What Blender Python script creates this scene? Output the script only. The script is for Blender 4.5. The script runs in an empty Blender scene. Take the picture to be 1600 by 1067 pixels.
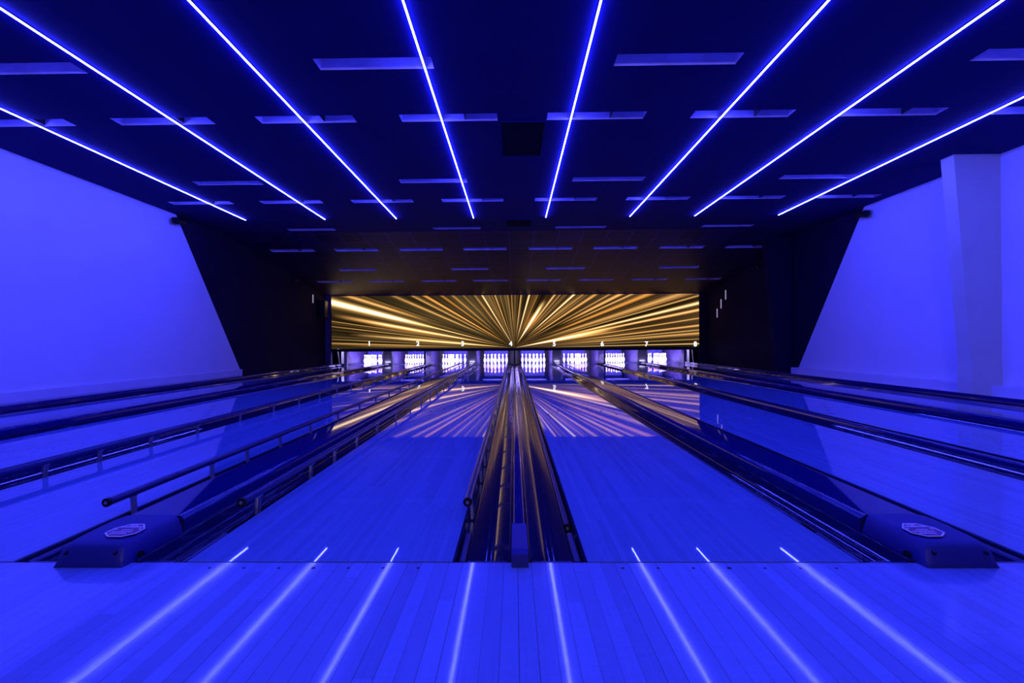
import bpy, bmesh, math, random
from math import sin, cos, pi, radians, atan2, exp
from mathutils import Vector, Matrix

# ------------------------------------------------------------------ camera, world, lights, exposure
sc = bpy.context.scene
col = sc.collection
F_PX, CX, CY, CAM_H = 778.0, 791.6, 535.0, 0.86
cd = bpy.data.cameras.new('camera')
cam = bpy.data.objects.new('camera', cd)
col.objects.link(cam)
cd.sensor_width = 36.0
cd.lens = F_PX * 36.0 / 1600.0
cd.shift_x = (800.0 - CX) / 1600.0
cd.shift_y = (CY - 533.5) / 1600.0
cd.clip_start = 0.05
cam.matrix_world = (Matrix.Translation((0, 0, CAM_H)) @ Matrix.Rotation(radians(0.84), 4, 'Z')
                    @ Matrix.Rotation(radians(90), 4, 'X') @ Matrix.Rotation(radians(-0.35), 4, 'Z'))
sc.camera = cam

w = bpy.data.worlds.new('world')
sc.world = w
w.use_nodes = True
w.node_tree.nodes['Background'].inputs[0].default_value = (0.0, 0.0, 0.01, 1)
w.node_tree.nodes['Background'].inputs[1].default_value = 1.0

sc.view_settings.view_transform = 'Standard'
sc.view_settings.look = 'None'
sc.view_settings.gamma = 1.0
sc.view_settings.exposure = 0.0
sc.cycles.use_denoising = True
sc.cycles.max_bounces = 8
sc.cycles.sample_clamp_indirect = 12.0

# violet house light over the seating area behind the camera
ld = bpy.data.lights.new('concourse_light', 'AREA')
ld.shape = 'RECTANGLE'
ld.size, ld.size_y = 1.3, 0.5
ld.energy = 70.0
ld.color = (0.62, 0.50, 1.0)
lo = bpy.data.objects.new('concourse_light', ld)
lo.location = (0.2, -3.2, 2.7)
lo.rotation_euler = (radians(74), 0, 0)
col.objects.link(lo)

LED = (7.5, 8.5, 185.0)          # radiance of the blue strips
PINLAMP = (6.0, 5.0, 10.0)        # radiance of the tubes over the pins
PIN_W = 60.0                      # watts of each pin light
SCREEN_GAIN = 1.15

# ------------------------------------------------------------------ layout constants (metres)
FOUL = 1.953
LANE_W = 1.054
GA, GB = 0.53, 0.70
X0 = 0.018
c5 = X0 + GA / 2 + LANE_W / 2
pa, pb = LANE_W + GA, LANE_W + GB
LC = [X0 - GA / 2 - LANE_W / 2 - pb - pa - pb, X0 - GA / 2 - LANE_W / 2 - pb - pa,
      X0 - GA / 2 - LANE_W / 2 - pb, X0 - GA / 2 - LANE_W / 2,
      c5, c5 + pb, c5 + pb + pa, c5 + pb + pa + pb]
HALF = LANE_W / 2
WL, WR = -6.93, 7.02
CEIL = 3.53
SLOPE_Y, SLOPE = 11.9, 0.142
SCREEN_Y = 18.3
LANE_END = 21.6
ORD = ['first', 'second', 'third', 'fourth', 'fifth', 'sixth', 'seventh', 'eighth']

def ceil_z(y):
    return CEIL if y < SLOPE_Y else CEIL - SLOPE * (y - SLOPE_Y)

# ------------------------------------------------------------------ helpers
def tag(o, label=None, cat=None, group=None, kind=None):
    if label: o['label'] = label
    if cat: o['category'] = cat
    if group: o['group'] = group
    if kind: o['kind'] = kind
    return o

def empty(name, loc=(0, 0, 0)):
    o = bpy.data.objects.new(name, None)
    o.empty_display_size = 0.05
    o.location = loc
    col.objects.link(o)
    return o

def obj(name, bm, m, parent=None, smooth=None, world=False):
    me = bpy.data.meshes.new(name)
    bmesh.ops.recalc_face_normals(bm, faces=bm.faces)
    bm.to_mesh(me)
    bm.free()
    if smooth is not None:
        me.polygons.foreach_set('use_smooth', [True] * len(me.polygons))
        me.set_sharp_from_angle(angle=radians(smooth))
    for mm in (m if isinstance(m, (list, tuple)) else [m]):
        me.materials.append(mm)
    o = bpy.data.objects.new(name, me)
    col.objects.link(o)
    if parent:
        o.parent = parent
    return o

def box(bm, x0, x1, y0, y1, z0, z1, mi=0, bev=0.0):
    vs = [bm.verts.new(p) for p in ((x0, y0, z0), (x1, y0, z0), (x1, y1, z0), (x0, y1, z0),
                                    (x0, y0, z1), (x1, y0, z1), (x1, y1, z1), (x0, y1, z1))]
    fs = []
    for q in ((0, 3, 2, 1), (4, 5, 6, 7), (0, 1, 5, 4), (1, 2, 6, 5), (2, 3, 7, 6), (3, 0, 4, 7)):
        f = bm.faces.new([vs[i] for i in q])
        f.material_index = mi
        fs.append(f)
    if bev > 0:
        es = list({e for f in fs for e in f.edges})
        bmesh.ops.bevel(bm, geom=es, offset=bev, segments=2, affect='EDGES', profile=0.5)
    return bm

def bx(*a, **k):
    return box(bmesh.new(), *a, **k)

def cyl(bm, p0, p1, r, n=16, r2=None):
    p0, p1 = Vector(p0), Vector(p1)
    d = (p1 - p0).normalized()
    up = Vector((0, 0, 1)) if abs(d.z) < .9 else Vector((1, 0, 0))
    a = d.cross(up).normalized()
    b = d.cross(a)
    r2 = r if r2 is None else r2
    A = [bm.verts.new(p0 + (a * cos(t) + b * sin(t)) * r) for t in [2 * pi * i / n for i in range(n)]]
    B = [bm.verts.new(p1 + (a * cos(t) + b * sin(t)) * r2) for t in [2 * pi * i / n for i in range(n)]]
    for i in range(n):
        bm.faces.new((A[i], A[(i + 1) % n], B[(i + 1) % n], B[i]))
    bm.faces.new(A[::-1])
    bm.faces.new(B)
    return bm

def extrude_y(bm, prof, y0, y1, cap=True):
    """closed (x, z) profile swept along Y in short steps near the foul line, longer ones further off"""
    n = len(prof)
    k = max(1, int((y1 - y0) * 3.2))
    ys = [y0 + (y1 - y0) * (i / k) ** 1.6 for i in range(k + 1)]
    rings = [[bm.verts.new((x, y, z)) for x, z in prof] for y in ys]
    for A, B in zip(rings, rings[1:]):
        for i in range(n):
            bm.faces.new((A[i], A[(i + 1) % n], B[(i + 1) % n], B[i]))
    if cap:
        bm.faces.new(rings[0][::-1])
        bm.faces.new(rings[-1])
    return bm

def lathe(bm, prof, n=16):
    rings = []
    for r, z in prof:
        if r < 1e-5:
            rings.append([bm.verts.new((0, 0, z))])
        else:
            rings.append([bm.verts.new((r * cos(2 * pi * i / n), r * sin(2 * pi * i / n), z)) for i in range(n)])
    for a, b in zip(rings, rings[1:]):
        for i in range(n):
            j = (i + 1) % n
            if len(a) == 1:
                bm.faces.new((a[0], b[i], b[j]))
            elif len(b) == 1:
                bm.faces.new((a[i], a[j], b[0]))
            else:
                bm.faces.new((a[i], a[j], b[j], b[i]))
    return bm

# ------------------------------------------------------------------ materials
def mat(name, base=(.5, .5, .5), rough=.5, metal=0.0, spec=.5, coat=0.0, coat_rough=.05, emit=None, estr=1.0,
        noise=None, bump=None):
    m = bpy.data.materials.new(name)
    m.use_nodes = True
    nt = m.node_tree
    b = nt.nodes['Principled BSDF']
    b.inputs['Base Color'].default_value = (*base, 1)
    b.inputs['Roughness'].default_value = rough
    b.inputs['Metallic'].default_value = metal
    b.inputs['Specular IOR Level'].default_value = spec
    b.inputs['Coat Weight'].default_value = coat
    b.inputs['Coat Roughness'].default_value = coat_rough
    if emit:
        b.inputs['Emission Color'].default_value = (*emit, 1)
        b.inputs['Emission Strength'].default_value = estr
    if noise:                                   # (scale xyz, amount)
        tc = nt.nodes.new('ShaderNodeTexCoord')
        mp = nt.nodes.new('ShaderNodeMapping')
        mp.inputs['Scale'].default_value = noise[0]
        nz = nt.nodes.new('ShaderNodeTexNoise')
        nz.inputs['Scale'].default_value = 1.0
        nz.inputs['Detail'].default_value = 4
        mr = nt.nodes.new('ShaderNodeMapRange')
        mr.inputs['From Min'].default_value = .3
        mr.inputs['From Max'].default_value = .7
        mr.inputs['To Min'].default_value = 1 - noise[1]
        mr.inputs['To Max'].default_value = 1 + noise[1]
        mx = nt.nodes.new('ShaderNodeVectorMath')
        mx.operation = 'SCALE'
        mx.inputs[0].default_value = base
        nt.links.new(tc.outputs['Object'], mp.inputs['Vector'])
        nt.links.new(mp.outputs[0], nz.inputs['Vector'])
        nt.links.new(nz.outputs[0], mr.inputs['Value'])
        nt.links.new(mr.outputs[0], mx.inputs['Scale'])
        nt.links.new(mx.outputs[0], b.inputs['Base Color'])
        if bump:
            bp = nt.nodes.new('ShaderNodeBump')
            bp.inputs['Strength'].default_value = bump[0]
            bp.inputs['Distance'].default_value = bump[1]
            nt.links.new(nz.outputs[0], bp.inputs['Height'])
            nt.links.new(bp.outputs[0], b.inputs['Normal'])
    return m

def emission(name, rgb, strength=1.0):
    m = bpy.data.materials.new(name)
    m.use_nodes = True
    nt = m.node_tree
    nt.nodes.clear()
    e = nt.nodes.new('ShaderNodeEmission')
    e.inputs[0].default_value = (*rgb, 1)
    e.inputs[1].default_value = strength
    o = nt.nodes.new('ShaderNodeOutputMaterial')
    nt.links.new(e.outputs[0], o.inputs[0])
    return m

def wood(name, base, board, rough, tone, seam, coat=0.0, wav=0.0, coat_rough=.03):
    """narrow boards running along Y: tone per board piece, fine streaks, dark seams"""
    m = bpy.data.materials.new(name)
    m.use_nodes = True
    nt = m.node_tree
    N, L = nt.nodes, nt.links
    b = N['Principled BSDF']
    tc = N.new('ShaderNodeTexCoord')
    sp = N.new('ShaderNodeSeparateXYZ')
    L.new(tc.outputs['Object'], sp.inputs[0])
    def M(op, a, bb=None, c=None):
        n = N.new('ShaderNodeMath')
        n.operation = op
        for i, v in enumerate((a, bb, c)):
            if v is None: continue
            if isinstance(v, (int, float)): n.inputs[i].default_value = v
            else: L.new(v, n.inputs[i])
        return n.outputs[0]
    xs = M('DIVIDE', M('ADD', sp.outputs[0], 20.0), board)
    ix = M('FLOOR', xs)
    fx = M('FRACT', xs)
    # per board offset along its length, pieces about 1.4 m long
    wn = N.new('ShaderNodeTexWhiteNoise'); wn.noise_dimensions = '1D'
    L.new(ix, wn.inputs['W'])
    ys = M('ADD', M('DIVIDE', sp.outputs[1], 1.4), M('MULTIPLY', wn.outputs[0], 7.0))
    iy = M('FLOOR', ys)
    wn2 = N.new('ShaderNodeTexWhiteNoise'); wn2.noise_dimensions = '2D'
    cb = N.new('ShaderNodeCombineXYZ')
    L.new(ix, cb.inputs[0]); L.new(iy, cb.inputs[1])
    L.new(cb.outputs[0], wn2.inputs['Vector'])
    # grain streaks
    mp = N.new('ShaderNodeMapping')
    mp.inputs['Scale'].default_value = (160, 3.5, 1)
    L.new(tc.outputs['Object'], mp.inputs[0])
    nz = N.new('ShaderNodeTexNoise')
    nz.inputs['Scale'].default_value = 1.0
    nz.inputs['Detail'].default_value = 5
    L.new(mp.outputs[0], nz.inputs['Vector'])
    mp2 = N.new('ShaderNodeMapping')
    mp2.inputs['Scale'].default_value = (14, 60, 1)
    L.new(tc.outputs['Object'], mp2.inputs[0])
    nz2 = N.new('ShaderNodeTexNoise')
    nz2.inputs['Scale'].default_value = 1.0
    nz2.inputs['Detail'].default_value = 3
    L.new(mp2.outputs[0], nz2.inputs['Vector'])
    t = M('ADD', 1.0 - tone / 2, M('MULTIPLY', wn2.outputs[0], tone))
    t = M('ADD', t, M('MULTIPLY', M('SUBTRACT', nz.outputs[0], 0.5), tone * 1.3))
    t = M('ADD', t, M('MULTIPLY', M('SUBTRACT', nz2.outputs[0], 0.5), tone * 0.8))
    # seams, some boards darker than others
    ds = M('ABSOLUTE', M('SUBTRACT', fx, 0.5))
    sm = M('GREATER_THAN', ds, 0.5 - 0.02)
    sstr = M('MULTIPLY', M('MULTIPLY', sm, seam), M('ADD', 0.35, wn.outputs[0]))
    t = M('MULTIPLY', t, M('SUBTRACT', 1.0, sstr))
    sc_ = N.new('ShaderNodeVectorMath'); sc_.operation = 'SCALE'
    sc_.inputs[0].default_value = base
    L.new(t, sc_.inputs['Scale'])
    L.new(sc_.outputs[0], b.inputs['Base Color'])
    b.inputs['Roughness'].default_value = rough
    L.new(M('ADD', rough * 0.8, M('MULTIPLY', nz.outputs[0], rough * 0.4)), b.inputs['Roughness'])
    b.inputs['Coat Weight'].default_value = coat
    b.inputs['Coat Roughness'].default_value = coat_rough
    if wav > 0:
        mp3 = N.new('ShaderNodeMapping')
        mp3.inputs['Scale'].default_value = (5, 0.8, 1)
        L.new(tc.outputs['Object'], mp3.inputs[0])
        nz3 = N.new('ShaderNodeTexNoise'); nz3.inputs['Scale'].default_value = 1.0
        nz3.inputs['Detail'].default_value = 2
        L.new(mp3.outputs[0], nz3.inputs['Vector'])
        bp = N.new('ShaderNodeBump')
        bp.inputs['Strength'].default_value = 1.0
        bp.inputs['Distance'].default_value = wav
        L.new(nz3.outputs[0], bp.inputs['Height'])
        L.new(bp.outputs[0], b.inputs['Normal'])
    return m

def tiles(name, base, rough):
    m = mat(name, base, rough, spec=.12)
    nt = m.node_tree; N, L = nt.nodes, nt.links
    tc = N.new('ShaderNodeTexCoord')
    mp = N.new('ShaderNodeMapping')
    mp.inputs['Location'].default_value = (0.1, 0, 0)
    L.new(tc.outputs['Object'], mp.inputs[0])
    br = N.new('ShaderNodeTexBrick')
    br.offset = 0.0
    br.inputs['Scale'].default_value = 1.0
    br.inputs['Brick Width'].default_value = 0.6
    br.inputs['Row Height'].default_value = 0.6
    br.inputs['Mortar Size'].default_value = 0.008
    br.inputs['Bias'].default_value = 0.0
    br.inputs['Color1'].default_value = (*[c * 0.7 for c in base], 1)
    br.inputs['Color2'].default_value = (*[c * 1.25 for c in base], 1)
    br.inputs['Mortar'].default_value = (*[min(1, c * 4.5) for c in base], 1)
    L.new(mp.outputs[0], br.inputs['Vector'])
    L.new(br.outputs[0], N['Principled BSDF'].inputs['Base Color'])
    return m

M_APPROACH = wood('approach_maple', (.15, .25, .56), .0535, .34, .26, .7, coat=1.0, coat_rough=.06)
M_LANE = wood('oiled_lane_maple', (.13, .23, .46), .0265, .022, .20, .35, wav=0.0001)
M_WHITE = mat('white_paint', (.78, .76, .80), .6, noise=((1.2, 1.2, 1.2), .03))
M_DARK = mat('black_wall_paint', (.012, .006, .030), .8, spec=.08, noise=((2, 2, 2), .15))
M_CEIL = mat('dark_ceiling_paint', (.010, .010, .105), .8, spec=.1, noise=((1.5, 1.5, 1.5), .08))
M_TILE = tiles('dark_ceiling_tiles', (.022, .007, .062), .5)
M_SLOT = mat('pale_slot_paint', (.82, .76, .92), .5, noise=((2.2, 5, 5), .25))
M_BAFFLE = mat('grey_baffle', (.05, .05, .06), .5)
M_HATCH = mat('dull_black_paint', (.002, .002, .022), .8, spec=.05, noise=((3, 3, 3), .2))
M_COLUMN = mat('grey_white_paint', (.66, .66, .50), .6, noise=((2, 2, 2), .04))
M_GUTTER = mat('gloss_gutter_plastic', (.005, .005, .045), .10, spec=.5, noise=((8, 1, 8), .1))
M_RIBBED = mat('ribbed_gutter_plastic', (.005, .005, .045), .05, spec=.5, noise=((8, 1, 8), .1))
M_CAP = mat('gloss_capping', (.006, .008, .11), .05, spec=.5, noise=((8, 1, 8), .1))
M_HOOD = mat('matte_hood_plastic', (.006, .008, .15), .5, noise=((90, 90, 90), .15))
M_RAIL = mat('rail_plastic', (.008, .010, .09), .28, noise=((20, 3, 20), .1))
M_METAL = mat('bracket_metal', (.30, .32, .46), .35, metal=.7, noise=((30, 30, 30), .12))
M_BLACK = mat('black_plastic', (.004, .004, .010), .5, spec=.25, noise=((20, 20, 20), .2))
M_KICK = mat('kickback_laminate', (.10, .07, .22), .35, noise=((6, 3, 9), .18))
M_CURT = mat('pit_curtain', (.006, .006, .16), .7, noise=((30, 3, 3), .4))
M_LIT_FRONT = mat('lit_front_laminate', (.75, .70, .85), .4, noise=((6, 3, 9), .1))  # laminate colour paled so the housing fronts and corners look lit
M_STEEL = mat('machine_steel', (.45, .42, .5), .4, metal=.5, noise=((9, 9, 9), .2))
M_LED = emission('blue_led', LED)
M_PINLAMP = emission('pin_lamp', PINLAMP)
M_DIGIT = emission('lit_digit', (1.0, .97, .98), 1.6)
M_STICK = mat('sticker_white', (.85, .8, .95), .4, noise=((30, 30, 30), .05))
M_STICKBG = mat('sticker_violet', (.16, .03, .12), .4, noise=((30, 30, 30), .05))
M_LEDGE = mat('ledge_paint', (.70, .68, .74), .5, noise=((2, 2, 2), .04))

# pin: white lacquer with two red neck stripes
def pin_material():
    m = mat('pin_lacquer', (.9, .88, .9), .25)
    nt = m.node_tree; N, L = nt.nodes, nt.links
    tc = N.new('ShaderNodeTexCoord'); sp = N.new('ShaderNodeSeparateXYZ')
    L.new(tc.outputs['Object'], sp.inputs[0])
    r = N.new('ShaderNodeValToRGB')
    r.color_ramp.interpolation = 'CONSTANT'
    e = r.color_ramp.elements
    e[0].position = 0; e[0].color = (.9, .88, .9, 1)
    e[1].position = .238 / .4; e[1].color = (.75, .02, .05, 1)
    for p, c in ((.250 / .4, (.9, .88, .9, 1)), (.262 / .4, (.75, .02, .05, 1)), (.276 / .4, (.9, .88, .9, 1))):
        n = r.color_ramp.elements.new(p); n.color = c
    mm = N.new('ShaderNodeMath'); mm.operation = 'DIVIDE'; mm.inputs[1].default_value = .4
    L.new(sp.outputs[2], mm.inputs[0]); L.new(mm.outputs[0], r.inputs[0])
    L.new(r.outputs[0], N['Principled BSDF'].inputs['Base Color'])
    return m
M_PIN = pin_material()

# ------------------------------------------------------------------ room shell
o = o_floor = obj('floor', bx(WL - 1.2, WR + 1.2, -5.0, FOUL - 0.009, -0.10, 0.0), M_APPROACH)
tag(o, 'glossy maple approach boards running up to the foul line', kind='structure')
o = obj('trim_1', bx(WL - .3, WR + .3, FOUL - 0.009, FOUL, -0.10, -0.002), M_BLACK)
tag(o, 'thin black foul line across the lanes', kind='structure')
o = obj('floor_rear', bx(WL - 1.2, WR + 1.2, FOUL, 23.2, -0.40, -0.14), M_BLACK)
tag(o, 'dark subfloor under the lanes', kind='structure')

# guide dots in the approach, one inlaid pattern
def disc_part(name, r, x, y, parent, cache={}):
    if (name, r) not in cache:
        b_ = bmesh.new(); cyl(b_, (0, 0, -.004), (0, 0, .0006), r, 12)
        p = cache[(name, r)] = obj(name, b_, M_BLACK, parent)
    else:
        p = cache[(name, r)].copy(); col.objects.link(p); p.parent = parent
    p.location = (x, y, 0)
for c in LC:
    for k in range(-3, 4):
        disc_part('approach_dot', .0085 if k == 0 else .0062, c + k * .134, FOUL - .055, o_floor)

# ceiling with real openings for the slots
S4 = [(-5.27, -4.17), (-1.87, -.76), (.98, 2.15), (4.38, 5.54)]
S8 = [(-6.47, -5.31), (-4.75, -3.60), (-3.03, -1.88), (-1.33, -.18), (.41, 1.56), (2.12, 3.28), (3.86, 5.02), (5.60, 6.75)]
ROWS = [(4.64, 4.835, S4), (5.80, 5.99, S8), (8.09, 8.285, S4), (9.225, 9.42, S8),
        (11.50, 11.695, S4), (13.10, 13.30, S8), (14.92, 15.12, S4), (16.25, 16.45, S8)]
def ceiling_mesh(y0, y1, rows):
    bm = bmesh.new()
    def quad(xa, xb, ya, yb):
        if xb - xa < 1e-4 or yb - ya < 1e-4: return
        vs = [bm.verts.new(p) for p in ((xa, ya, ceil_z(ya)), (xb, ya, ceil_z(ya)), (xb, yb, ceil_z(yb)), (xa, yb, ceil_z(yb)))]
        bm.faces.new(vs[::-1])
    y = y0
    for a, b, sl in rows:
        quad(WL - .1, WR + .1, y, a)
        x = WL - .1
        for s0, s1 in sl:
            quad(x, s0, a, b)
            x = s1
        quad(x, WR + .1, a, b)
        y = b
    quad(WL - .1, WR + .1, y, y1)
    bmesh.ops.remove_doubles(bm, verts=bm.verts, dist=1e-5)
    return bm
tag(obj('ceiling', ceiling_mesh(-5.0, SLOPE_Y, ROWS[:5]), M_CEIL), 'dark flat ceiling with blue LED strips', kind='structure')
tag(obj('ceiling_rear', ceiling_mesh(SLOPE_Y, SCREEN_Y - .07, ROWS[5:]), M_TILE), 'dark tiled ceiling sloping down to the screen', kind='structure')
bm = bx(WL - 1.2, WR + 1.2, -5.1, 23.2, CEIL + .22, CEIL + .3)
tag(obj('ceiling_slab', bm, M_BLACK), 'slab above the ceiling', kind='structure')

ROWN = ['nearest short row', 'second row from the camera', 'third row from the camera', 'fourth row from the camera',
        'fifth row from the camera', 'sixth row from the camera', 'seventh row, on the tiles', 'last row before the screen']
def slot(i, j, n, x0, x1, y0, y1):
    z0 = min(ceil_z(y0), ceil_z(y1))
    t = empty('ceiling_slot', ((x0 + x1) / 2, (y0 + y1) / 2, z0))
    hx, hy, hz = (x1 - x0) / 2, (y1 - y0) / 2, .15
    bm = bmesh.new()
    dz0, dz1 = ceil_z(y0) - z0, ceil_z(y1) - z0
    lo_ = [(-hx, -hy, dz0), (hx, -hy, dz0), (hx, hy, dz1), (-hx, hy, dz1)]
    hi = [(-hx, -hy, hz), (hx, -hy, hz), (hx, hy, hz), (-hx, hy, hz)]
    T = .008
    def wall(a, b):
        lo2, hi2 = [], []
        va = [bm.verts.new(v) for v in (lo_[a], lo_[b], hi[b], hi[a])]
        bm.faces.new(va)
        # outer skin gives thickness
        n = Vector(((lo_[a][0] + lo_[b][0]), (lo_[a][1] + lo_[b][1]), 0)).normalized() * T
        vb = [bm.verts.new(Vector(v) + n) for v in (lo_[a], lo_[b], hi[b], hi[a])]
        bm.faces.new(vb[::-1])
    for a in range(4):
        wall(a, (a + 1) % 4)
    bm.faces.new([bm.verts.new(v) for v in hi])
    obj('housing', bm, M_SLOT, t)
    if n == 8:
        obj('baffle', bx(hx * .32 - .004, hx * .32 + .004, -hy + .012, hy - .001, .012, hz - .002), M_BAFFLE, t)
        ex = -hx if i < 3 else hx - .12
    if i < 4: side = f'{ORD[i]} from the left'
    else: side = f'{ORD[n - 1 - i]} from the right' if n - 1 - i > 0 else 'at the right end'
    if i == 0: side = 'at the left end'
    tag(t, f'recessed slot in the ceiling {side} of the {ROWN[j]}', 'ceiling slot', 'recessed slots in the dark ceiling')
for j, (a, b, sl) in enumerate(ROWS):
    for i, (x0, x1) in enumerate(sl):
        slot(i, j, len(sl), x0, x1, a, b)

# side walls: white forward part, black rear part behind a slanted edge
def wall_poly(pts, xin, xout):
    bm = bmesh.new()
    A = [bm.verts.new((xin, y, z)) for y, z in pts]
    B = [bm.verts.new((xout, y, z)) for y, z in pts]
    bm.faces.new(A); bm.faces.new(B[::-1])
    n = len(pts)
    for i in range(n):
        bm.faces.new((A[i], B[i], B[(i + 1) % n], A[(i + 1) % n]))
    return bm
fore = [(-5.0, -.1), (12.72, -.1), (10.12, CEIL + .02), (-5.0, CEIL + .02)]
rear = [(12.72, -.1), (SCREEN_Y + .1, -.1), (SCREEN_Y + .1, CEIL + .02), (10.12, CEIL + .02)]
tag(obj('wall_left', wall_poly(fore, WL, WL - .1), M_WHITE), 'white-painted left wall ending at a slanted edge', kind='structure')
tag(obj('wall_left_rear', wall_poly(rear, WL - .03, WL - .1), M_DARK), 'black rear part of the left wall', kind='structure')
fr = [(-5.0, -.1), (12.60, -.1), (10.05, CEIL + .02), (-5.0, CEIL + .02)]
rr = [(12.60, -.1), (SCREEN_Y + .1, -.1), (SCREEN_Y + .1, CEIL + .02), (10.05, CEIL + .02)]
tag(obj('wall_right', wall_poly(fr, WR, WR + .1), M_WHITE), 'white-painted right wall ending at a slanted edge', kind='structure')
tag(obj('wall_right_rear', wall_poly(rr, WR + .03, WR + .1), M_DARK), 'black rear part of the right wall', kind='structure')
tag(obj('wall_back', bx(WL - 1.2, WR + 1.2, 23.1, 23.2, -.2, CEIL + .3), M_BLACK), 'dark wall behind the pinsetters', kind='structure')
tag(obj('wall_machine_left', bx(WL - .95, WL - .85, SCREEN_Y, 23.1, -.2, CEIL + .3), M_DARK), 'wall left of the pinsetters', kind='structure')
tag(obj('wall_machine_right', bx(WR + .85, WR + .95, SCREEN_Y, 23.1, -.2, CEIL + .3), M_DARK), 'wall right of the pinsetters', kind='structure')
tag(obj('wall_concourse', bx(WL - 1.2, WR + 1.2, -5.1, -5.0, -.1, CEIL + .3), M_DARK), 'wall behind the seating area', kind='structure')

# low ledge along the right wall, thin skirting on the left
tag(obj('baseboard_right', bx(WR - .16, WR - .001, 2.0, 12.45, -.14, .20, bev=.008), M_LEDGE), 'low painted ledge along the right wall', kind='structure')
tag(obj('baseboard_left', bx(WL + .001, WL + .03, 2.0, 12.55, -.14, .22, bev=.006), M_LEDGE), 'painted skirting along the left wall', kind='structure')

tag(obj('floor_side_right', bx(6.582, WR - .165, 2.0, SCREEN_Y - .1, -.14, -.002), M_LEDGE), 'pale strip of floor below the right ledge', kind='structure')
# leaning columns on the right wall
def column(name, yf, yb, m, label):
    t = empty(name, (6.8, yf, 0))
    bm = bmesh.new()
    A = [(6.595 - 6.8, .47), (WR - 6.8, .47), (WR - 6.8, CEIL), (6.352 - 6.8, CEIL)]
    va = [bm.verts.new((x, 0, z)) for x, z in A]
    vb = [bm.verts.new((x, yb - yf, z)) for x, z in A]
    bm.faces.new(va); bm.faces.new(vb[::-1])
    for i in range(4):
        bm.faces.new((va[i], vb[i], vb[(i + 1) % 4], va[(i + 1) % 4]))
    obj('shaft', bm, m, t)
    obj('plinth', bx(6.585 - 6.8, WR - 6.8, -.012, yb - yf + .012, .0, .47, bev=.004), m, t)
    tag(t, label, 'column', kind='structure')
column('column', 7.27, 7.49, M_COLUMN, 'white column leaning out towards the ceiling on the right wall')
column('column', 12.62, 12.84, M_DARK, 'black leaning column on the dark rear of the right wall')

# ------------------------------------------------------------------ LED strips
LX = [-5.74, -4.03, -2.495, -.845, .694, 2.475, 3.845, 5.605]
LL = ['outermost left', 'second from the left', 'third from the left', 'left of the two central',
      'right of the two central', 'third from the right', 'second from the right', 'outermost right']
for i, x in enumerate(LX):
    t = empty('led_strip_light', (x, 10.6, CEIL))
    obj('mounting_channel', bx(-.010, .010, -10.42, .01, -.010, -.0005), M_BLACK, t)
    bm = bmesh.new()
    pr = [(-.0075, -.010), (-.0075, -.017), (-.0045, -.020), (.0045, -.020), (.0075, -.017), (.0075, -.010)]
    cuts = 28
    rings = [[bm.verts.new((px_, -10.4 + 10.4 * q / cuts, pz_)) for px_, pz_ in pr] for q in range(cuts + 1)]
    for ra, rb in zip(rings, rings[1:]):
        for q in range(6):
            bm.faces.new((ra[q], ra[(q + 1) % 6], rb[(q + 1) % 6], rb[q]))
    bm.faces.new(rings[0][::-1]); bm.faces.new(rings[-1])
    obj('lit_diffuser', bm, M_LED, t)
    tag(t, f'{LL[i]} blue LED strip running along the ceiling', 'ceiling light', 'blue LED strips along the ceiling')

# ceiling hatches
for y0, y1, lb in ((6.00, 7.12, 'near'), (10.75, 11.45, 'far')):
    t = empty('access_hatch', (.125, (y0 + y1) / 2, CEIL))
    hy = (y1 - y0) / 2
    obj('panel', bx(-.26, .26, -hy + .025, hy - .025, -.010, -.001), M_HATCH, t)
    bm = bmesh.new()
    for a in ((-.285, .285, -hy, -hy + .02), (-.285, .285, hy - .02, hy), (-.285, -.265, -hy + .02, hy - .02), (.265, .285, -hy + .02, hy - .02)):
        box(bm, *a, -.014, -.001)
    obj('frame', bm, M_CEIL, t)
    tag(t, f'{lb} black square hatch in the middle of the ceiling', 'hatch', 'ceiling hatches')

# ------------------------------------------------------------------ lanes
arrow0 = None
for i, c in enumerate(LC):
    t = empty('bowling_lane', (c, FOUL, 0))
    obj('lane_bed', bx(-HALF, HALF, .001, LANE_END - FOUL, -.08, 0), M_LANE, t)
    for s in (-1, 1):
        for k in range(5):
            disc_part('guide_dot', .0065, s * (.155 + .058 * k), 2.14, t)
    for k in range(-3, 4):
        if arrow0 is None:
            bm = bmesh.new()
            P = [(-.012, 0, .0005), (.012, 0, .0005), (0, .13, .0005)]
            va = [bm.verts.new(p) for p in P]; vb = [bm.verts.new((p[0], p[1], -.002)) for p in P]
            bm.faces.new(va); bm.faces.new(vb[::-1])
            for q in range(3):
                bm.faces.new((va[q], vb[q], vb[(q + 1) % 3], va[(q + 1) % 3]))
            p = arrow0 = obj('aiming_arrow', bm, M_BLACK, t)
        else:
            p = arrow0.copy(); col.objects.link(p); p.parent = t
        p.location = (k * .134, 4.75 - abs(k) * .27, 0)
    side = f'{ORD[i]} bowling lane from the left' if i < 4 else (f'{ORD[7 - i]} bowling lane from the right')
    if i == 0: side = 'leftmost bowling lane'
    if i == 7: side = 'rightmost bowling lane'
    extra = {2: 'with bumper rails up on both sides', 3: 'left of the central gutters, bumper rails up', 4: 'right of the central gutters'}.get(i, 'with oiled maple boards')
    tag(t, f'{side}, {extra}', 'bowling lane', 'bowling lanes')

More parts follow.
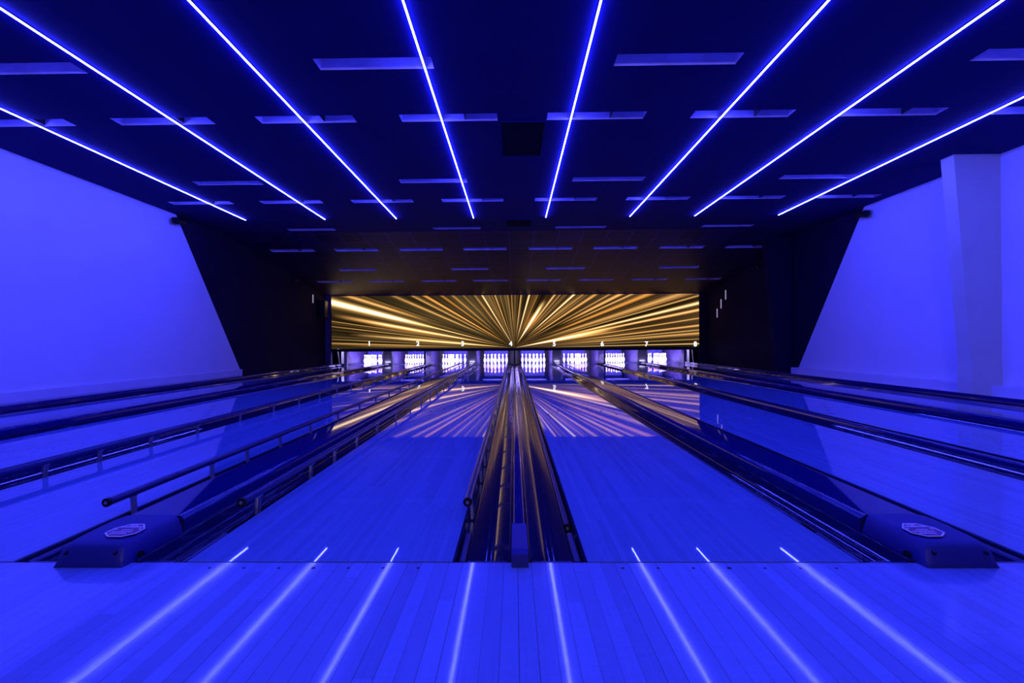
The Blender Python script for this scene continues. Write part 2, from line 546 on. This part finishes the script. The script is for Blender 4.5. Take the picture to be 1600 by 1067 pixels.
# ------------------------------------------------------------------ gutters
def gutter_profile(wd, ribs, s):
    """x grows away from the lane edge; s = +1 gutter right of lane, -1 left"""
    top = [(0.002, -.004), (.010, -.004), (.013, -.047), (.051, -.048), (.0535, -.020)]
    n = 120
    x0_, x1_ = .056, wd - .002
    for k in range(n + 1):
        u = k / n
        x = x0_ + (x1_ - x0_) * u
        z = -.022 - .034 * sin(pi * min(1, u * 1.05)) + .030 * max(0, u - .55) / .45
        if ribs and .03 < u < .76:
            ph = (u - .03) / .73 * 6
            f = ph - math.floor(ph)
            z += .0040 * min(1, max(0, 1 - (abs(f - .5) - .13) / .10))
        top.append((x, z))
    bot = [(wd - .002, -.125), (.002, -.125)]
    return [(s * x, z) for x, z in top + bot]

def make_gutter(xe, s, wd, ribs, label, group, ln=17.85):
    t = empty('gutter', (xe, FOUL, 0))
    bm = bmesh.new()
    extrude_y(bm, gutter_profile(wd, ribs, s), .002, ln)
    obj('channel', bm, M_RIBBED if ribs else M_GUTTER, t, smooth=50)
    # end plate at the foul line
    obj('end_plate', bx(*sorted((s * .056, s * (wd - .004))), .003, .022, -.055, -.006, bev=.004), M_RAIL, t)
    # short fixed cover in line with the bumper rail
    bm = bmesh.new()
    cyl(bm, (s * .033, .03, -.029), (s * .033, .33, -.029), .017, 16)
    obj('front_cover', bm, M_RAIL, t, smooth=50)
    bm = bmesh.new()
    for q in (.07, wd - .06):
        cyl(bm, (s * q, .028, -.022), (s * q, .028, -.017), .004, 8)
    obj('screw', bm, M_METAL, t)
    tag(t, label, 'gutter', group)

post_y = [.6 + .0, 1.27, 1.70, 2.22, 2.84, 3.60, 4.38, 5.13, 5.88, 6.65]
while post_y[-1] < 17.0:
    post_y.append(post_y[-1] + .76)

def rail(xe, s, up, label, group):
    """xe lane edge, s side the gutter lies on"""
    t = empty('bumper_rail', (xe, FOUL, 0))
    zx, zz = (s * .020, .095) if up else (s * .033, -.029)
    r = .019 if up else .017
    bm = bmesh.new()
    extrude_y(bm, [(zx + r * cos(2 * pi * q / 20), zz + r * sin(2 * pi * q / 20)) for q in range(20)], .445, 17.25)
    tube = obj('rail_tube', bm, M_RAIL, t, smooth=50)
    bm = bmesh.new()
    cyl(bm, (zx, .430, zz), (zx, .446, zz), r * 1.12, 20)
    obj('end_cap', bm, M_BLACK, t, smooth=50)
    bm = bmesh.new()
    cyl(bm, (zx, .426, zz), (zx, .432, zz), r * .42, 12)
    obj('end_screw', bm, M_METAL, t)
    if up:
        # bracket leaning from the gutter up to the rail
        bm = bmesh.new()
        a = Vector((s * .028, 0, -.034)); b = Vector((s * .022, 0, .080))
        d = (b - a).normalized(); nrm = Vector((d.z, 0, -d.x))
        hw, th = .014, .006
        for (o0, o1, w0, w1) in ((-th, th, -hw, -hw + .004), (-th, th, hw - .004, hw), (-.002 - th, .002 - th, -hw, hw)):
            vs = []
            for p in (a, b):
                for (q, ww) in ((o0, w0), (o1, w0), (o1, w1), (o0, w1)):
                    vs.append(bm.verts.new(p + nrm * q * s * -1 + Vector((0, ww, 0))))
            for f in ((0, 1, 2, 3), (7, 6, 5, 4), (0, 4, 5, 1), (1, 5, 6, 2), (2, 6, 7, 3), (3, 7, 4, 0)):
                bm.faces.new([vs[k] for k in f])
        cyl(bm, (a.x, -.02, a.z), (a.x, .02, a.z), .006, 8)
        box(bm, zx - .010, zx + .010, -.022, .022, .072, .080)
        first = obj('post', bm, M_METAL, t)
        first.location.y = post_y[0]
        for y in post_y[1:]:
            p = first.copy()
            col.objects.link(p)
            p.parent = t
            p.location.y = y
    tag(t, label, 'bumper rail', group)

def lname(i):
    if i == 0: return 'leftmost lane'
    if i == 7: return 'rightmost lane'
    return f'{ORD[i]} lane from the left' if i < 4 else f'{ORD[7 - i]} lane from the right'
GAPS = {(1, 2): 'A', (3, 4): 'A', (5, 6): 'A', (0, 1): 'B', (2, 3): 'B', (4, 5): 'B', (6, 7): 'B'}
for i, c in enumerate(LC):
    for s in (-1, 1):
        nb = (i, i + 1) if s > 0 else (i - 1, i)
        kind = GAPS.get(nb, 'O')
        wd = {'A': GA / 2 - .030, 'B': .205, 'O': .205 if s < 0 else .118}[kind]
        central = nb == (3, 4)
        xe = c + s * HALF
        sd = 'right' if s > 0 else 'left'
        look = 'smooth glossy' if central else 'ribbed glossy'
        make_gutter(xe, s, wd, not central, f'{look} dark gutter along the {sd} edge of the {lname(i)}', 'dark gutters beside the lanes', 17.85 if kind == 'A' else (17.5 if kind == 'B' else 17.25))
        up = i in (2, 3)
        if up:
            rail(xe, s, True, f'raised dark bumper rail on metal posts at {sd} edge of {lname(i)}', 'raised bumper rails')
        else:
            rail(xe, s, False, f'lowered bumper rail lying in the {sd} gutter of the {lname(i)}', 'lowered bumper rails')

# ------------------------------------------------------------------ dividers
def narrow_divider(xc, label):
    t = empty('divider', (xc, FOUL, 0))
    bm = bmesh.new()
    h = .029
    pr = [(-h, -.125), (h, -.125), (h, .028), (h - .004, .036), (h - .012, .040), (-h + .012, .040), (-h + .004, .036), (-h, .028)]
    extrude_y(bm, pr, .272, 16.5)
    obj('capping', bm, M_CAP, t, smooth=40)
    bm = bmesh.new()
    side = [(-.052, .001), (-.052, .050), (-.030, .064), (.27, .052), (.27, -.10), (.004, -.10), (.004, .001)]
    A = [bm.verts.new((-.032, y, z)) for y, z in side]; B = [bm.verts.new((.032, y, z)) for y, z in side]
    bm.faces.new(A); bm.faces.new(B[::-1])
    for i in range(len(side)):
        bm.faces.new((A[i], B[i], B[(i + 1) % len(side)], A[(i + 1) % len(side)]))
    obj('front_block', bm, M_HOOD, t)
    tag(t, label, 'divider', 'narrow dividers between gutters')
narrow_divider((LC[3] + LC[4]) / 2, 'narrow central divider with black end block, between the two middle lanes')
narrow_divider((LC[1] + LC[2]) / 2, 'narrow divider between the second and third lanes from the left')
narrow_divider((LC[5] + LC[6]) / 2, 'narrow divider between the second and third lanes from the right')

def wide_divider(xc, label, outer=False, wdt=None, hood_label=None, sgn=1):
    t = empty('ball_track_capping', (xc, FOUL, 0))
    hw = (GB / 2 - .207) if wdt is None else wdt
    bm = bmesh.new()
    top = []
    n = 29
    H = .082 if outer else .078
    for k in range(n + 1):
        # flat crown, quarter-round shoulders
        rr = min(.034, hw * .45)
        h2 = n // 2
        if k <= h2:
            a = pi / 2 * k / h2
            x, z = hw - rr + rr * cos(a), H - rr + rr * sin(a)
        else:
            a = pi / 2 * (k - h2 - 1) / (n - h2 - 1)
            x, z = -hw + rr - rr * sin(a), H - rr + rr * cos(a)
        top.append((x, z))
    pr = [(-hw, -.125), (hw, -.125)] + top
    extrude_y(bm, pr, .30 if not outer else .03, 17.3)
    obj('capping', bm, M_CAP, t, smooth=60)
    tag(t, label, 'capping', 'wide rounded cappings between lanes')
    return t

def hood(xc, label, sgn, sticker=True):
    t = empty('hood', (xc, FOUL, 0))
    bm = bmesh.new()
    # stations along Y: (y, half width at bottom, half width at top, top z)
    st = [(-.055, .134, .130, .006), (-.050, .136, .126, .020), (-.030, .138, .122, .066), (-.018, .138, .121, .078), (.0, .138, .120, .084),
          (.06, .139, .122, .088), (.16, .141, .126, .090), (.235, .143, .130, .089), (.285, .144, .120, .087)]
    rings = []
    for y, b_, tw, z in st:
        zb = .001 if y < -.008 else -.10
        k = min(.016, z * .5)
        # rounded back corner widths follow the station
        ring = [(-b_, zb), (-b_ + .002, max(zb + .001, z * .25)), (-tw - .004, z - k), (-tw + .008, z - .004), (-tw + .03, z), (0, z + .002),
                (tw - .03, z), (tw - .008, z - .004), (tw + .004, z - k), (b_ - .002, max(zb + .001, z * .25)), (b_, zb)]
        rings.append([bm.verts.new((x, y, zz)) for x, zz in ring])
    for a, b in zip(rings, rings[1:]):
        for i in range(len(a) - 1):
            bm.faces.new((a[i], a[i + 1], b[i + 1], b[i]))
        bm.faces.new((a[-1], a[0], b[0], b[-1]))
    bm.faces.new(rings[0]); bm.faces.new(rings[-1][::-1])
    # curved back edge of the cover
    obj('cover', bm, M_HOOD, t, smooth=38)
    for q in (-1, 1):
        b2 = bmesh.new()
        cyl(b2, (q * .098, -.0455, .050), (q * .098, -.030, .053), .006, 10)
        obj('screw', b2, M_BLACK, t)
    b2 = bmesh.new()
    cyl(b2, (-sgn * .139, .03, .02), (-sgn * .152, .03, .02), .011, 12)
    obj('side_sensor', b2, M_BLACK, t)
    if sticker:
        cx, cy, zt = -.040 * sgn, .088, .0912
        k = empty('sticker', (cx, cy, zt)); k.parent = t
        k['label'] = 'white outlined octagonal warning sticker'
        R1 = [(-.070, -.038), (-.036, -.074), (.024, -.072), (.066, -.034), (.068, .022), (.030, .070), (-.026, .070), (-.068, .016)]
        if sgn < 0: R1 = [(-x, y) for x, y in R1][::-1]
        bm = bmesh.new()
        vs = [bm.verts.new((x, y, .0008)) for x, y in R1]
        v2 = [bm.verts.new((x, y, 0)) for x, y in R1]
        bm.faces.new(vs); bm.faces.new(v2[::-1])
        for i in range(8): bm.faces.new((vs[i], v2[i], v2[(i + 1) % 8], vs[(i + 1) % 8]))
        obj('backing', bm, M_STICKBG, k)
        bm = bmesh.new()
        for zz in (.0016,):
            a = [bm.verts.new((x * .985, y * .985, zz)) for x, y in R1]
            b = [bm.verts.new((x * .89, y * .89, zz)) for x, y in R1]
            a2 = [bm.verts.new((x * .985, y * .985, .0006)) for x, y in R1]
            b2_ = [bm.verts.new((x * .89, y * .89, .0006)) for x, y in R1]
            for i in range(8):
                j = (i + 1) % 8
                bm.faces.new((a[i], a[j], b[j], b[i])); bm.faces.new((a2[i], b2_[i], b2_[j], a2[j]))
                bm.faces.new((a[i], a2[i], a2[j], a[j])); bm.faces.new((b[i], b[j], b2_[j], b2_[i]))
        obj('outline', bm, M_STICK, k)
        bm = bmesh.new()
        rnd = random.Random(5)
        def word(xa, xb, y, h):
            x = xa
            while x < xb - .002:
                wl = rnd.uniform(.0032, .0052)
                box(bm, x, x + .0011, y - h / 2, y + h / 2, .0007, .0014)
                q = rnd.choice((-1, 0, 1))
                box(bm, x + .0011, x + wl * .75, y + q * h * .4 - .0009, y + q * h * .4 + .0009, .0007, .0014)
                if rnd.random() < .5:
                    box(bm, x + wl * .62, x + wl * .8, y - h / 2, y + h / 2, .0007, .0014)
                x += wl
        word(-.022, .014, .051, .010)
        word(-.048, .046, .034, .012)
        word(-.020, .024, .002, .009)
        word(-.048, .036, -.018, .010)
        word(-.040, .030, -.038, .010)
        def arrow(cx_, cy_, dx, dy, ln):
            d = Vector((dx, dy)).normalized(); p = Vector((-d.y, d.x)); c0 = Vector((cx_, cy_))
            def q(pts):
                u = [bm.verts.new((*v, .0014)) for v in pts]; l_ = [bm.verts.new((*v, .0007)) for v in pts]
                bm.faces.new(u); bm.faces.new(l_[::-1])
                for i in range(len(pts)): bm.faces.new((u[i], l_[i], l_[(i + 1) % len(pts)], u[(i + 1) % len(pts)]))
            q([c0 - p * .0018, c0 + p * .0018, c0 + d * ln + p * .0018, c0 + d * ln - p * .0018])
            q([c0 + d * ln - p * .007, c0 + d * ln + p * .007, c0 + d * (ln + .010)])
        arrow(-.046, .016, -.6, -1, .006)
        arrow(.044, .018, .6, -1, .006)
        obj('lettering', bm, M_STICK, k)
    tag(t, label, 'ball track hood', 'black hoods at the foul line')

GB_C = {'12': (LC[0] + LC[1]) / 2, '34': (LC[2] + LC[3]) / 2, '56': (LC[4] + LC[5]) / 2, '78': (LC[6] + LC[7]) / 2}
wide_divider(GB_C['12'], 'wide rounded capping between the two leftmost lanes')
wide_divider(GB_C['34'], 'wide rounded capping behind the left hood with sticker')
wide_divider(GB_C['56'], 'wide rounded capping behind the right hood with sticker')
wide_divider(GB_C['78'], 'wide rounded capping between the two rightmost lanes')
hood(GB_C['34'], 'left black hood with octagonal sticker at the foul line', -1)
hood(GB_C['56'], 'right black hood with octagonal sticker at the foul line', 1)
xo = LC[0] - HALF - .207
wide_divider((xo + WL + .03) / 2, 'low dark capping against the left wall', True, (xo - WL - .03) / 2)
xo = LC[7] + HALF + .119
wide_divider((xo + 6.578) / 2, 'low dark capping in front of the ledge along the right wall', True, (6.578 - xo) / 2)

# ------------------------------------------------------------------ screen: golden rays bursting from its lower middle
SX0, SX1, SZ0, SZ1 = -6.73, 6.765, .655, 2.60
CXR, CZR = .02, .66
def screen_mesh():
    rnd = random.Random(11)
    # (angle deg from the right horizontal, half width deg, strength, r0, r1, warmth)
    rays = [(165.7, 1.0, 2.2, .5, 1.5, .35), (165.6, .4, .8, .1, 1.3, .35), (165.5, .3, 1.0, .1, 1.3, .5), (162.4, .45, 1.0, .6, 1.2, .6),
            (169.5, .6, 1.6, .15, .95, .6), (169.9, 1.1, .6, .3, .8, .8), (175.0, .5, 1.2, .05, .85, .3), (174.8, 1.1, 1.1, .1, .6, .45),
            (173, .16, .7, .3, 1.1, .5), (171.4, .13, .6, .3, 1.2, .5), (177, .14, .5, .2, 1.1, .3), (178.2, .14, .55, .4, 1.2, .3),
            (156.4, .55, .75, .3, 1.1, .6), (149.5, .7, .95, .1, 1.2, .9), (152.6, .4, .6, .2, 1.2, .7), (144, .8, .5, .2, 1.2, .9), (139.4, .7, .5, .4, 1.2, .8),
            (134, .5, .3, .1, 1.2, .6), (127, .6, .45, .3, 1.2, .5), (121.2, .8, 1.5, .0, 1.2, .4), (116, .5, .3, .2, 1.2, .4), (110, .6, .75, .1, 1.2, .4), (105, .4, .4, .1, 1.2, .4),
            (97, .5, .65, .1, 1.2, .4), (93, .3, .3, .2, 1.2, .3), (89, .4, .4, .1, 1.2, .4), (82.5, .6, 1.0, .3, 1.2, .4),
            (74, .9, 1.6, .2, 1.2, .25), (66, .8, .35, .1, 1.2, .7), (57.2, 1.9, 2.6, .15, .85, .15), (57, 6.5, 1.0, .36, .66, 1.5), (52.5, .7, 1.1, .5, 1.2, .6),
            (49, .5, .4, .2, 1.2, .5), (41.5, .7, 1.6, .3, 1.3, .3), (37.5, .5, .6, .2, 1.2, .7), (33, .7, .85, .2, 1.2, .7), (29, .4, .6, .2, 1.2, .6), (26.5, .7, 1.0, .5, 1.3, .7),
            (24.2, .4, .8, .5, 1.2, .5), (21.5, .8, .8, .3, 1.3, .9), (17.6, .7, .7, .2, 1.2, .5), (15.5, .25, .7, .2, 1.2, .4),
            (13.3, .42, 1.45, .3, 1.4, .35), (11.3, .40, 1.25, .2, 1.4, .8), (10.6, 1.3, 2.6, .0, .50, .2), (11.0, 2.3, .9, .15, .55, 1.2),
            (8.8, .22, .8, .1, 1.2, .6), (6.6, .3, .9, .35, 1.3, .6), (5.2, .2, .7, .3, 1.2, .4), (4.2, .3, .8, .3, 1.3, .6), (2.4, .15, .5, .3, 1.2, .3), (.95, .16, 1.0, .2, 1.3, .2)]
    for _ in range(95):
        a = rnd.uniform(0.5, 179.5)
        rays.append((a, rnd.uniform(.08, .3) * (1 + 1.2 * sin(radians(a)) ** 2), rnd.uniform(.06, .32), rnd.uniform(0, .6), rnd.uniform(.7, 1.3), rnd.uniform(.2, 1)))
    darks = [(rnd.uniform(0, 180), rnd.uniform(.3, 1.6), rnd.uniform(.3, .75)) for _ in range(110)]
    # perimeter directions: dense where needed
    N = 1500
    pts = []
    wd, hh = SX1 - SX0, SZ1 - CZR
    per = []
    nv, nh = 300, 620
    for k in range(nv): per.append((SX1, CZR + .0 + hh * k / nv))
    for k in range(nh): per.append((SX1 - wd * k / nh, SZ1))
    for k in range(nv + 1): per.append((SX0, SZ1 - hh * k / nv))
    nr = 26
    bm = bmesh.new()
    cl = bm.loops.layers.float_color.new('glow')
    cols = {}
    grid = []
    for x, z in per:
        th = math.degrees(atan2(z - CZR, x - CXR))
        R_ = math.hypot(x - CXR, z - CZR)
        # radius measured against a wide ellipse so that both sides read alike
        ell = 1.0 / math.sqrt((cos(radians(th)) / 6.74) ** 2 + (sin(radians(th)) / 2.1) ** 2)
        act = []
        for a, hw, s, r0, r1, wm in rays:
            d = abs(th - a) / hw
            if d < 3.2: act.append((exp(-d * d * 1.3), s, r0, r1, wm))
        dk = 1.0
        for a, hw, s in darks:
            d = abs(th - a) / hw
            if d < 3: dk *= 1 - s * exp(-d * d)
        row = []
        for k in range(nr + 1):
            f = (k / nr) ** 1.2
            v = bm.verts.new((CXR + (x - CXR) * f, 0, CZR + (z - CZR) * f))
            r = f
            base = (.060 + .025 * sin(r * 6 + th * .07)) * (.10 + .90 * dk)
            olive = .5 + .5 * cos(radians((th - 160) * 1.3))
            c = [base * 1.05, base * (.56 + .12 * olive), base * (.20 + .04 * olive)]
            for g, s, r0, r1, wm in act:
                e = min(1, max(0, (r - r0) / .25 + .35)) * min(1, max(0, (r1 - r) / .3 + .1))
                q = g * s * e
                c[0] += q * .95
                c[1] += q * (.62 - .26 * min(1, wm)) + max(0, q - .8) * .35
                c[2] += q * (.22 - .17 * min(1, wm)) + max(0, q - .8) * .45
            row.append(v)
            cols[v] = (c[0], c[1], c[2], 1)
        grid.append(row)
    for a, b in zip(grid, grid[1:]):
        for k in range(nr):
            try:
                f = bm.faces.new((a[k], b[k], b[k + 1], a[k + 1]))
            except ValueError:
                continue
            for l in f.loops: l[cl] = cols[l.vert]
    return bm
def screen_material():
    m = bpy.data.materials.new('ray_burst_display')
    m.use_nodes = True
    nt = m.node_tree; nt.nodes.clear()
    m.cycles.emission_sampling = 'NONE'
    at = nt.nodes.new('ShaderNodeVertexColor'); at.layer_name = 'glow'
    e = nt.nodes.new('ShaderNodeEmission'); e.inputs[1].default_value = SCREEN_GAIN
    o_ = nt.nodes.new('ShaderNodeOutputMaterial')
    nt.links.new(at.outputs[0], e.inputs[0]); nt.links.new(e.outputs[0], o_.inputs[0])
    return m
scr = empty('masking_screen', (0, SCREEN_Y, 0))
me_bm = screen_mesh()
me = bpy.data.meshes.new('display'); me_bm.to_mesh(me); me_bm.free()
me.materials.append(screen_material())
disp = bpy.data.objects.new('display', me); col.objects.link(disp); disp.parent = scr
disp.location.y = -.012
obj('panel', bx(SX0 - .02, SX1 + .02, 0, .10, SZ0 - .01, SZ1 + .02), M_BLACK, scr)
obj('lower_trim', bx(SX0 - .02, SX1 + .02, -.02, .10, .555, SZ0 - .012), M_BLACK, scr)
obj('upper_trim', bx(SX0 - .02, SX1 + .02, -.06, .10, SZ1 + .021, SZ1 + .05), mat('violet_trim', (.25, .18, .4), .4), scr)
tag(scr, 'wide lit screen of golden light rays above the pins', 'screen')
NX = [-5.332, -3.534, -1.883, -.118, 1.477, 3.232, 4.843, 6.62]
for k, x in enumerate(NX):
    cu = bpy.data.curves.new('digit', 'FONT')
    cu.body = str(k + 1)
    cu.size = .235
    cu.align_x = 'CENTER'
    cu.extrude = .004
    cu.offset = .006
    tmp = bpy.data.objects.new('tmp_digit', cu)
    col.objects.link(tmp)
    dg = bpy.context.evaluated_depsgraph_get()
    dm = bpy.data.meshes.new_from_object(tmp.evaluated_get(dg))
    bpy.data.objects.remove(tmp)
    dm.materials.clear(); dm.materials.append(M_DIGIT)
    d = bpy.data.objects.new('lane_number', dm)
    col.objects.link(d)
    d.parent = scr
    d.rotation_euler = (radians(90), 0, 0)
    d.location = (x, -.024, .775 - .013 * k)
    d['label'] = f'white lit number {k + 1}'

# end panels beside the screen
t = obj('wall_screen_left', bx(WL - .09, SX0 - .025, SCREEN_Y - .02, SCREEN_Y + .12, -.13, 2.66), mat('violet_panel', (.14, .08, .16), .5, noise=((5, 5, 3), .2)))
tag(t, 'narrow violet-grey wall panel left of the screen', kind='structure')
t = obj('wall_screen_right', bx(SX1 + .025, WR + .09, SCREEN_Y - .02, SCREEN_Y + .12, -.13, 2.66), M_DARK)
tag(t, 'narrow dark wall panel right of the screen', kind='structure')
t = obj('wall_above_screen', bx(WL - .95, WR + .95, SCREEN_Y + .13, SCREEN_Y + .2, 2.45, CEIL + .22), M_BLACK)
tag(t, 'dark bulkhead above the screen', kind='structure')

# ------------------------------------------------------------------ pinsetter area
def pin_mesh():
    P = [(0, 0), (1.0, 0), (1.05, .1), (1.41, .75), (1.95, 2.25), (2.28, 3.4), (2.383, 4.5), (2.28, 5.875), (1.82, 7.25), (1.24, 8.625), (.98, 9.375),
         (.90, 10.0), (.935, 10.875), (1.03, 11.75), (1.16, 12.6), (1.27, 13.5), (1.20, 14.1), (.95, 14.6), (.55, 14.9), (0, 15.0)]
    return lathe(bmesh.new(), [(r * .0254, z * .0254) for r, z in P], 20)
pin0 = None
PROW = [('front pin', 0, 0)]
for r_, names in ((1, ('left of second row', 'right of second row')),
                  (2, ('left of third row', 'middle of third row', 'right of third row')),
                  (3, ('left end of back row', 'inner left of back row', 'inner right of back row', 'right end of back row'))):
    for k, nm in enumerate(names):
        PROW.append((nm, (k - r_ / 2) * .3048, r_ * .264))
HEADPIN = FOUL + 18.288
for i, c in enumerate(LC):
    for nm, dx, dy in PROW:
        if pin0 is None:
            p = pin0 = obj('bowling_pin', pin_mesh(), M_PIN, smooth=80)
        else:
            p = pin0.copy(); col.objects.link(p)
        p.location = (c + dx, HEADPIN + dy, .0005)
        tag(p, f'white bowling pin, {nm}, {lname(i)}', 'bowling pin', 'racked bowling pins')

for i, c in enumerate(LC):
    # tube lighting the pins, tucked behind the lower trim of the screen
    t = empty('pin_light', (c, 19.25, .64))
    bm = bmesh.new(); cyl(bm, (-.50, 0, 0), (.50, 0, 0), .018, 12)
    obj('tube', bm, M_PINLAMP, t, smooth=50)
    bm = bmesh.new()
    box(bm, -.53, .53, -.05, .05, .03, .045); box(bm, -.53, .53, -.06, -.05, -.035, .045)
    for q in (-.4, .4): box(bm, q - .012, q + .012, -.83, -.06, .03, .045)
    box(bm, -.53, -.515, -.03, .03, -.03, .03); box(bm, .515, .53, -.03, .03, -.03, .03)
    obj('reflector', bm, M_STEEL, t)
    pl = bpy.data.lights.new('tube_glow', 'AREA'); pl.shape = 'RECTANGLE'; pl.size = 1.0; pl.size_y = .04
    pl.energy = PIN_W; pl.color = (.46, .36, 1.0); pl.spread = radians(75)
    po = bpy.data.objects.new('tube_glow', pl); col.objects.link(po); po.parent = t
    po.location = (0, .025, -.005); po.rotation_euler = (radians(90 - 17), 0, 0)
    tag(t, f'light tube above the pins of the {lname(i)}', 'light', 'tubes over the pins')
    # pinsetter deck above the pins
    t = empty('pinsetter', (c, 20.9, .0))
    obj('deck', bx(-.50, .50, -.72, .72, .66, .90, bev=.02), M_BLACK, t)
    obj('front_lip', bx(-.50, .50, -.78, -.73, .62, .66, bev=.01), M_CURT, t)
    obj('pit_curtain', bx(-.52, .52, .78, .84, .03, .80), M_CURT, t)
    tag(t, f'pinsetter machine over the {lname(i)}', 'pinsetter', 'pinsetters')

def partition(x, y0, y1, label, th=.02):
    t = empty('kickback', (x, y0, 0))
    obj('panel', bx(-th, th, .03, y1 - y0, -.10, .95), M_KICK, t)
    obj('edge_strip', bx(-th - .006, th + .006, 0, .03, -.10, .95), M_BLACK if th < .025 else M_STEEL, t)
    tag(t, label, 'kickback', 'kickback partitions')
partition((LC[1] + LC[2]) / 2, 18.5, 22.0, 'thin partition between second and third racks of pins from the left', .018)
partition((LC[3] + LC[4]) / 2, 18.5, 22.0, 'thin central partition between the two middle racks of pins', .018)
partition((LC[5] + LC[6]) / 2, 18.5, 22.0, 'thin partition between second and third racks of pins from the right', .018)

def ball_column(x, label):
    t = empty('ball_return_housing', (x, 19.55, 0))
    for s in (-1, 1):
        obj('side_panel', bx(*sorted((s * .165, s * .195)), 0, 2.4, -.10, .95), M_KICK, t)
        obj('corner_strip', bx(*sorted((s * .150, s * .200)), -.02, 0, -.10, .90), M_LIT_FRONT, t)
    obj('front_panel', bx(-.164, .164, .10, .13, -.10, .90), M_LIT_FRONT, t)
    obj('white_bar', bx(-.10, .10, .04, .09, .10, .135), mat('white_bar', (.85, .85, .9), .3, emit=(.8, .78, 1.0), estr=1.0), t)
    obj('exit_plate', bx(-.12, .12, .05, .095, .02, .075), M_STEEL, t)
    tag(t, label, 'ball return housing', 'housings between the pin racks')
ball_column(GB_C['12'], 'housing column between the two leftmost racks of pins')
ball_column(GB_C['34'], 'housing column left of the fourth rack from the left')
ball_column(GB_C['56'], 'housing column right of the fourth rack from the right')
ball_column(GB_C['78'], 'housing column between the two rightmost racks of pins')

for s, x, sd in ((-1, LC[0] - HALF - .14, 'left'), (1, LC[7] + HALF + .14, 'right')):
    t = empty('outer_kickback', (x, 19.3, 0))
    obj('panel', bx(-.03, .03, 0, 2.7, -.10, .95), M_KICK, t)
    obj('post', bx(-.045, .045, -.06, -.005, -.10, .95), M_STEEL, t)
    tag(t, f'outer kickback panel at the {sd} end of the pin racks', 'kickback')
    t = empty('machine_frame', (x + s * .35, 19.9, 0))
    obj('upright', bx(-.05, .05, 0, .05, -.13, .95), mat('white_steel', (.75, .72, .8), .4), t)
    for q, (xa, xb) in enumerate(((-.22, -.08), (.10, .20))):
        bm = bmesh.new(); cyl(bm, (xa, -.05, .95), (xb, -.05, -.13), .018, 8)
        obj('brace', bm, M_STEEL, t, smooth=50)
    tag(t, f'steel machine frame with diagonal braces at the {sd} end', 'machine frame')
    lamp = obj('fill_lamp', bx(-.10, .10, -.60, -.57, .86, .89), M_PINLAMP, t)  # lamp on an arm, added only to brighten the machine frame
    obj('fill_lamp_arm', bx(-.012, .012, -.60, .0, .892, .91), M_STEEL, t)
    pl = bpy.data.lights.new('fill_glow', 'POINT'); pl.energy = 30.0; pl.color = (.5, .45, 1.0); pl.shadow_soft_size = .04  # added point light, makes the frame and braces bright
    po = bpy.data.objects.new('fill_glow', pl); col.objects.link(po); po.parent = t; po.location = (0, -.58, .82)

# ------------------------------------------------------------------ wall fittings
def spotlight(x, s, y, z, label, sc_=1.0):
    t = empty('spotlight', (x, y, z))
    bm = bmesh.new(); box(bm, *sorted((0, -s * .03 * sc_)), -.05 * sc_, .05 * sc_, -.04 * sc_, .04 * sc_)
    cyl(bm, (-s * .03 * sc_, 0, 0), (-s * .12 * sc_, 0, -.02 * sc_), .012 * sc_, 8)
    obj('bracket', bm, M_BLACK, t)
    bm = bmesh.new()
    cyl(bm, (-s * .12 * sc_, .16 * sc_, -.01 * sc_), (-s * .14 * sc_, -.14 * sc_, -.05 * sc_), .055 * sc_, 16, .07 * sc_)
    obj('head', bm, M_BLACK, t, smooth=50)
    bm = bmesh.new()
    cyl(bm, (-s * .12 * sc_, .165 * sc_, -.01 * sc_), (-s * .118 * sc_, .18 * sc_, -.008 * sc_), .03 * sc_, 12)
    obj('knob', bm, M_METAL, t)
    tag(t, label, 'spotlight')
spotlight(WL, -1, 10.05, 3.40, 'black spotlight at the top of the left wall edge')
spotlight(WR, 1, 9.95, 3.38, 'black spotlight at the top of the right wall edge')
spotlight(WL - .03, -1, 15.6, 2.88, 'small spotlight high on the black part of left wall', .6)
spotlight(WR + .03, 1, 14.3, 3.00, 'small spotlight high on the black part of right wall', .6)

M_WSTRIP = mat('pale_strip', (.8, .78, .82), .4, emit=(.6, .55, .7), estr=.35)
def wall_strip(x, s, y, z0, z1, label):
    t = empty('wall_marker', (x, y, z0))
    obj('plate', bx(*sorted((0, -s * .02)), -.05, .05, -.02, z1 - z0 + .02), M_BLACK, t)
    obj('pale_strip', bx(*sorted((-s * .02, -s * .035)), -.03, .03, 0, z1 - z0), M_WSTRIP, t)
    tag(t, label, 'wall strip', 'slim pale strips on the walls')
wall_strip(WL - .03, -1, 17.1, 2.27, 2.55, 'slim pale vertical strip on the black left wall')
wall_strip(WR + .03, 1, 16.6, 2.24, 2.55, 'topmost slim pale strip on the black right wall')
wall_strip(WR + .03, 1, 16.97, 1.97, 2.28, 'middle slim pale strip on the black right wall')
wall_strip(WR + .03, 1, 17.3, 1.68, 1.98, 'lowest slim pale strip on the black right wall')

t = empty('loudspeaker', (WL + .10, 17.75, 1.78))
obj('cabinet', bx(-.10, .12, -.15, .15, 0, .62, bev=.02), M_BLACK, t)
obj('grille', bx(-.08, .10, -.165, -.151, .03, .59), mat('grille_cloth', (.012, .012, .014), .8, noise=((200, 200, 200), .5)), t)
obj('wall_bracket', bx(-.13, -.10, -.04, .04, .25, .37), M_METAL, t)
tag(t, 'black loudspeaker mounted on the left wall beside the screen', 'loudspeaker')
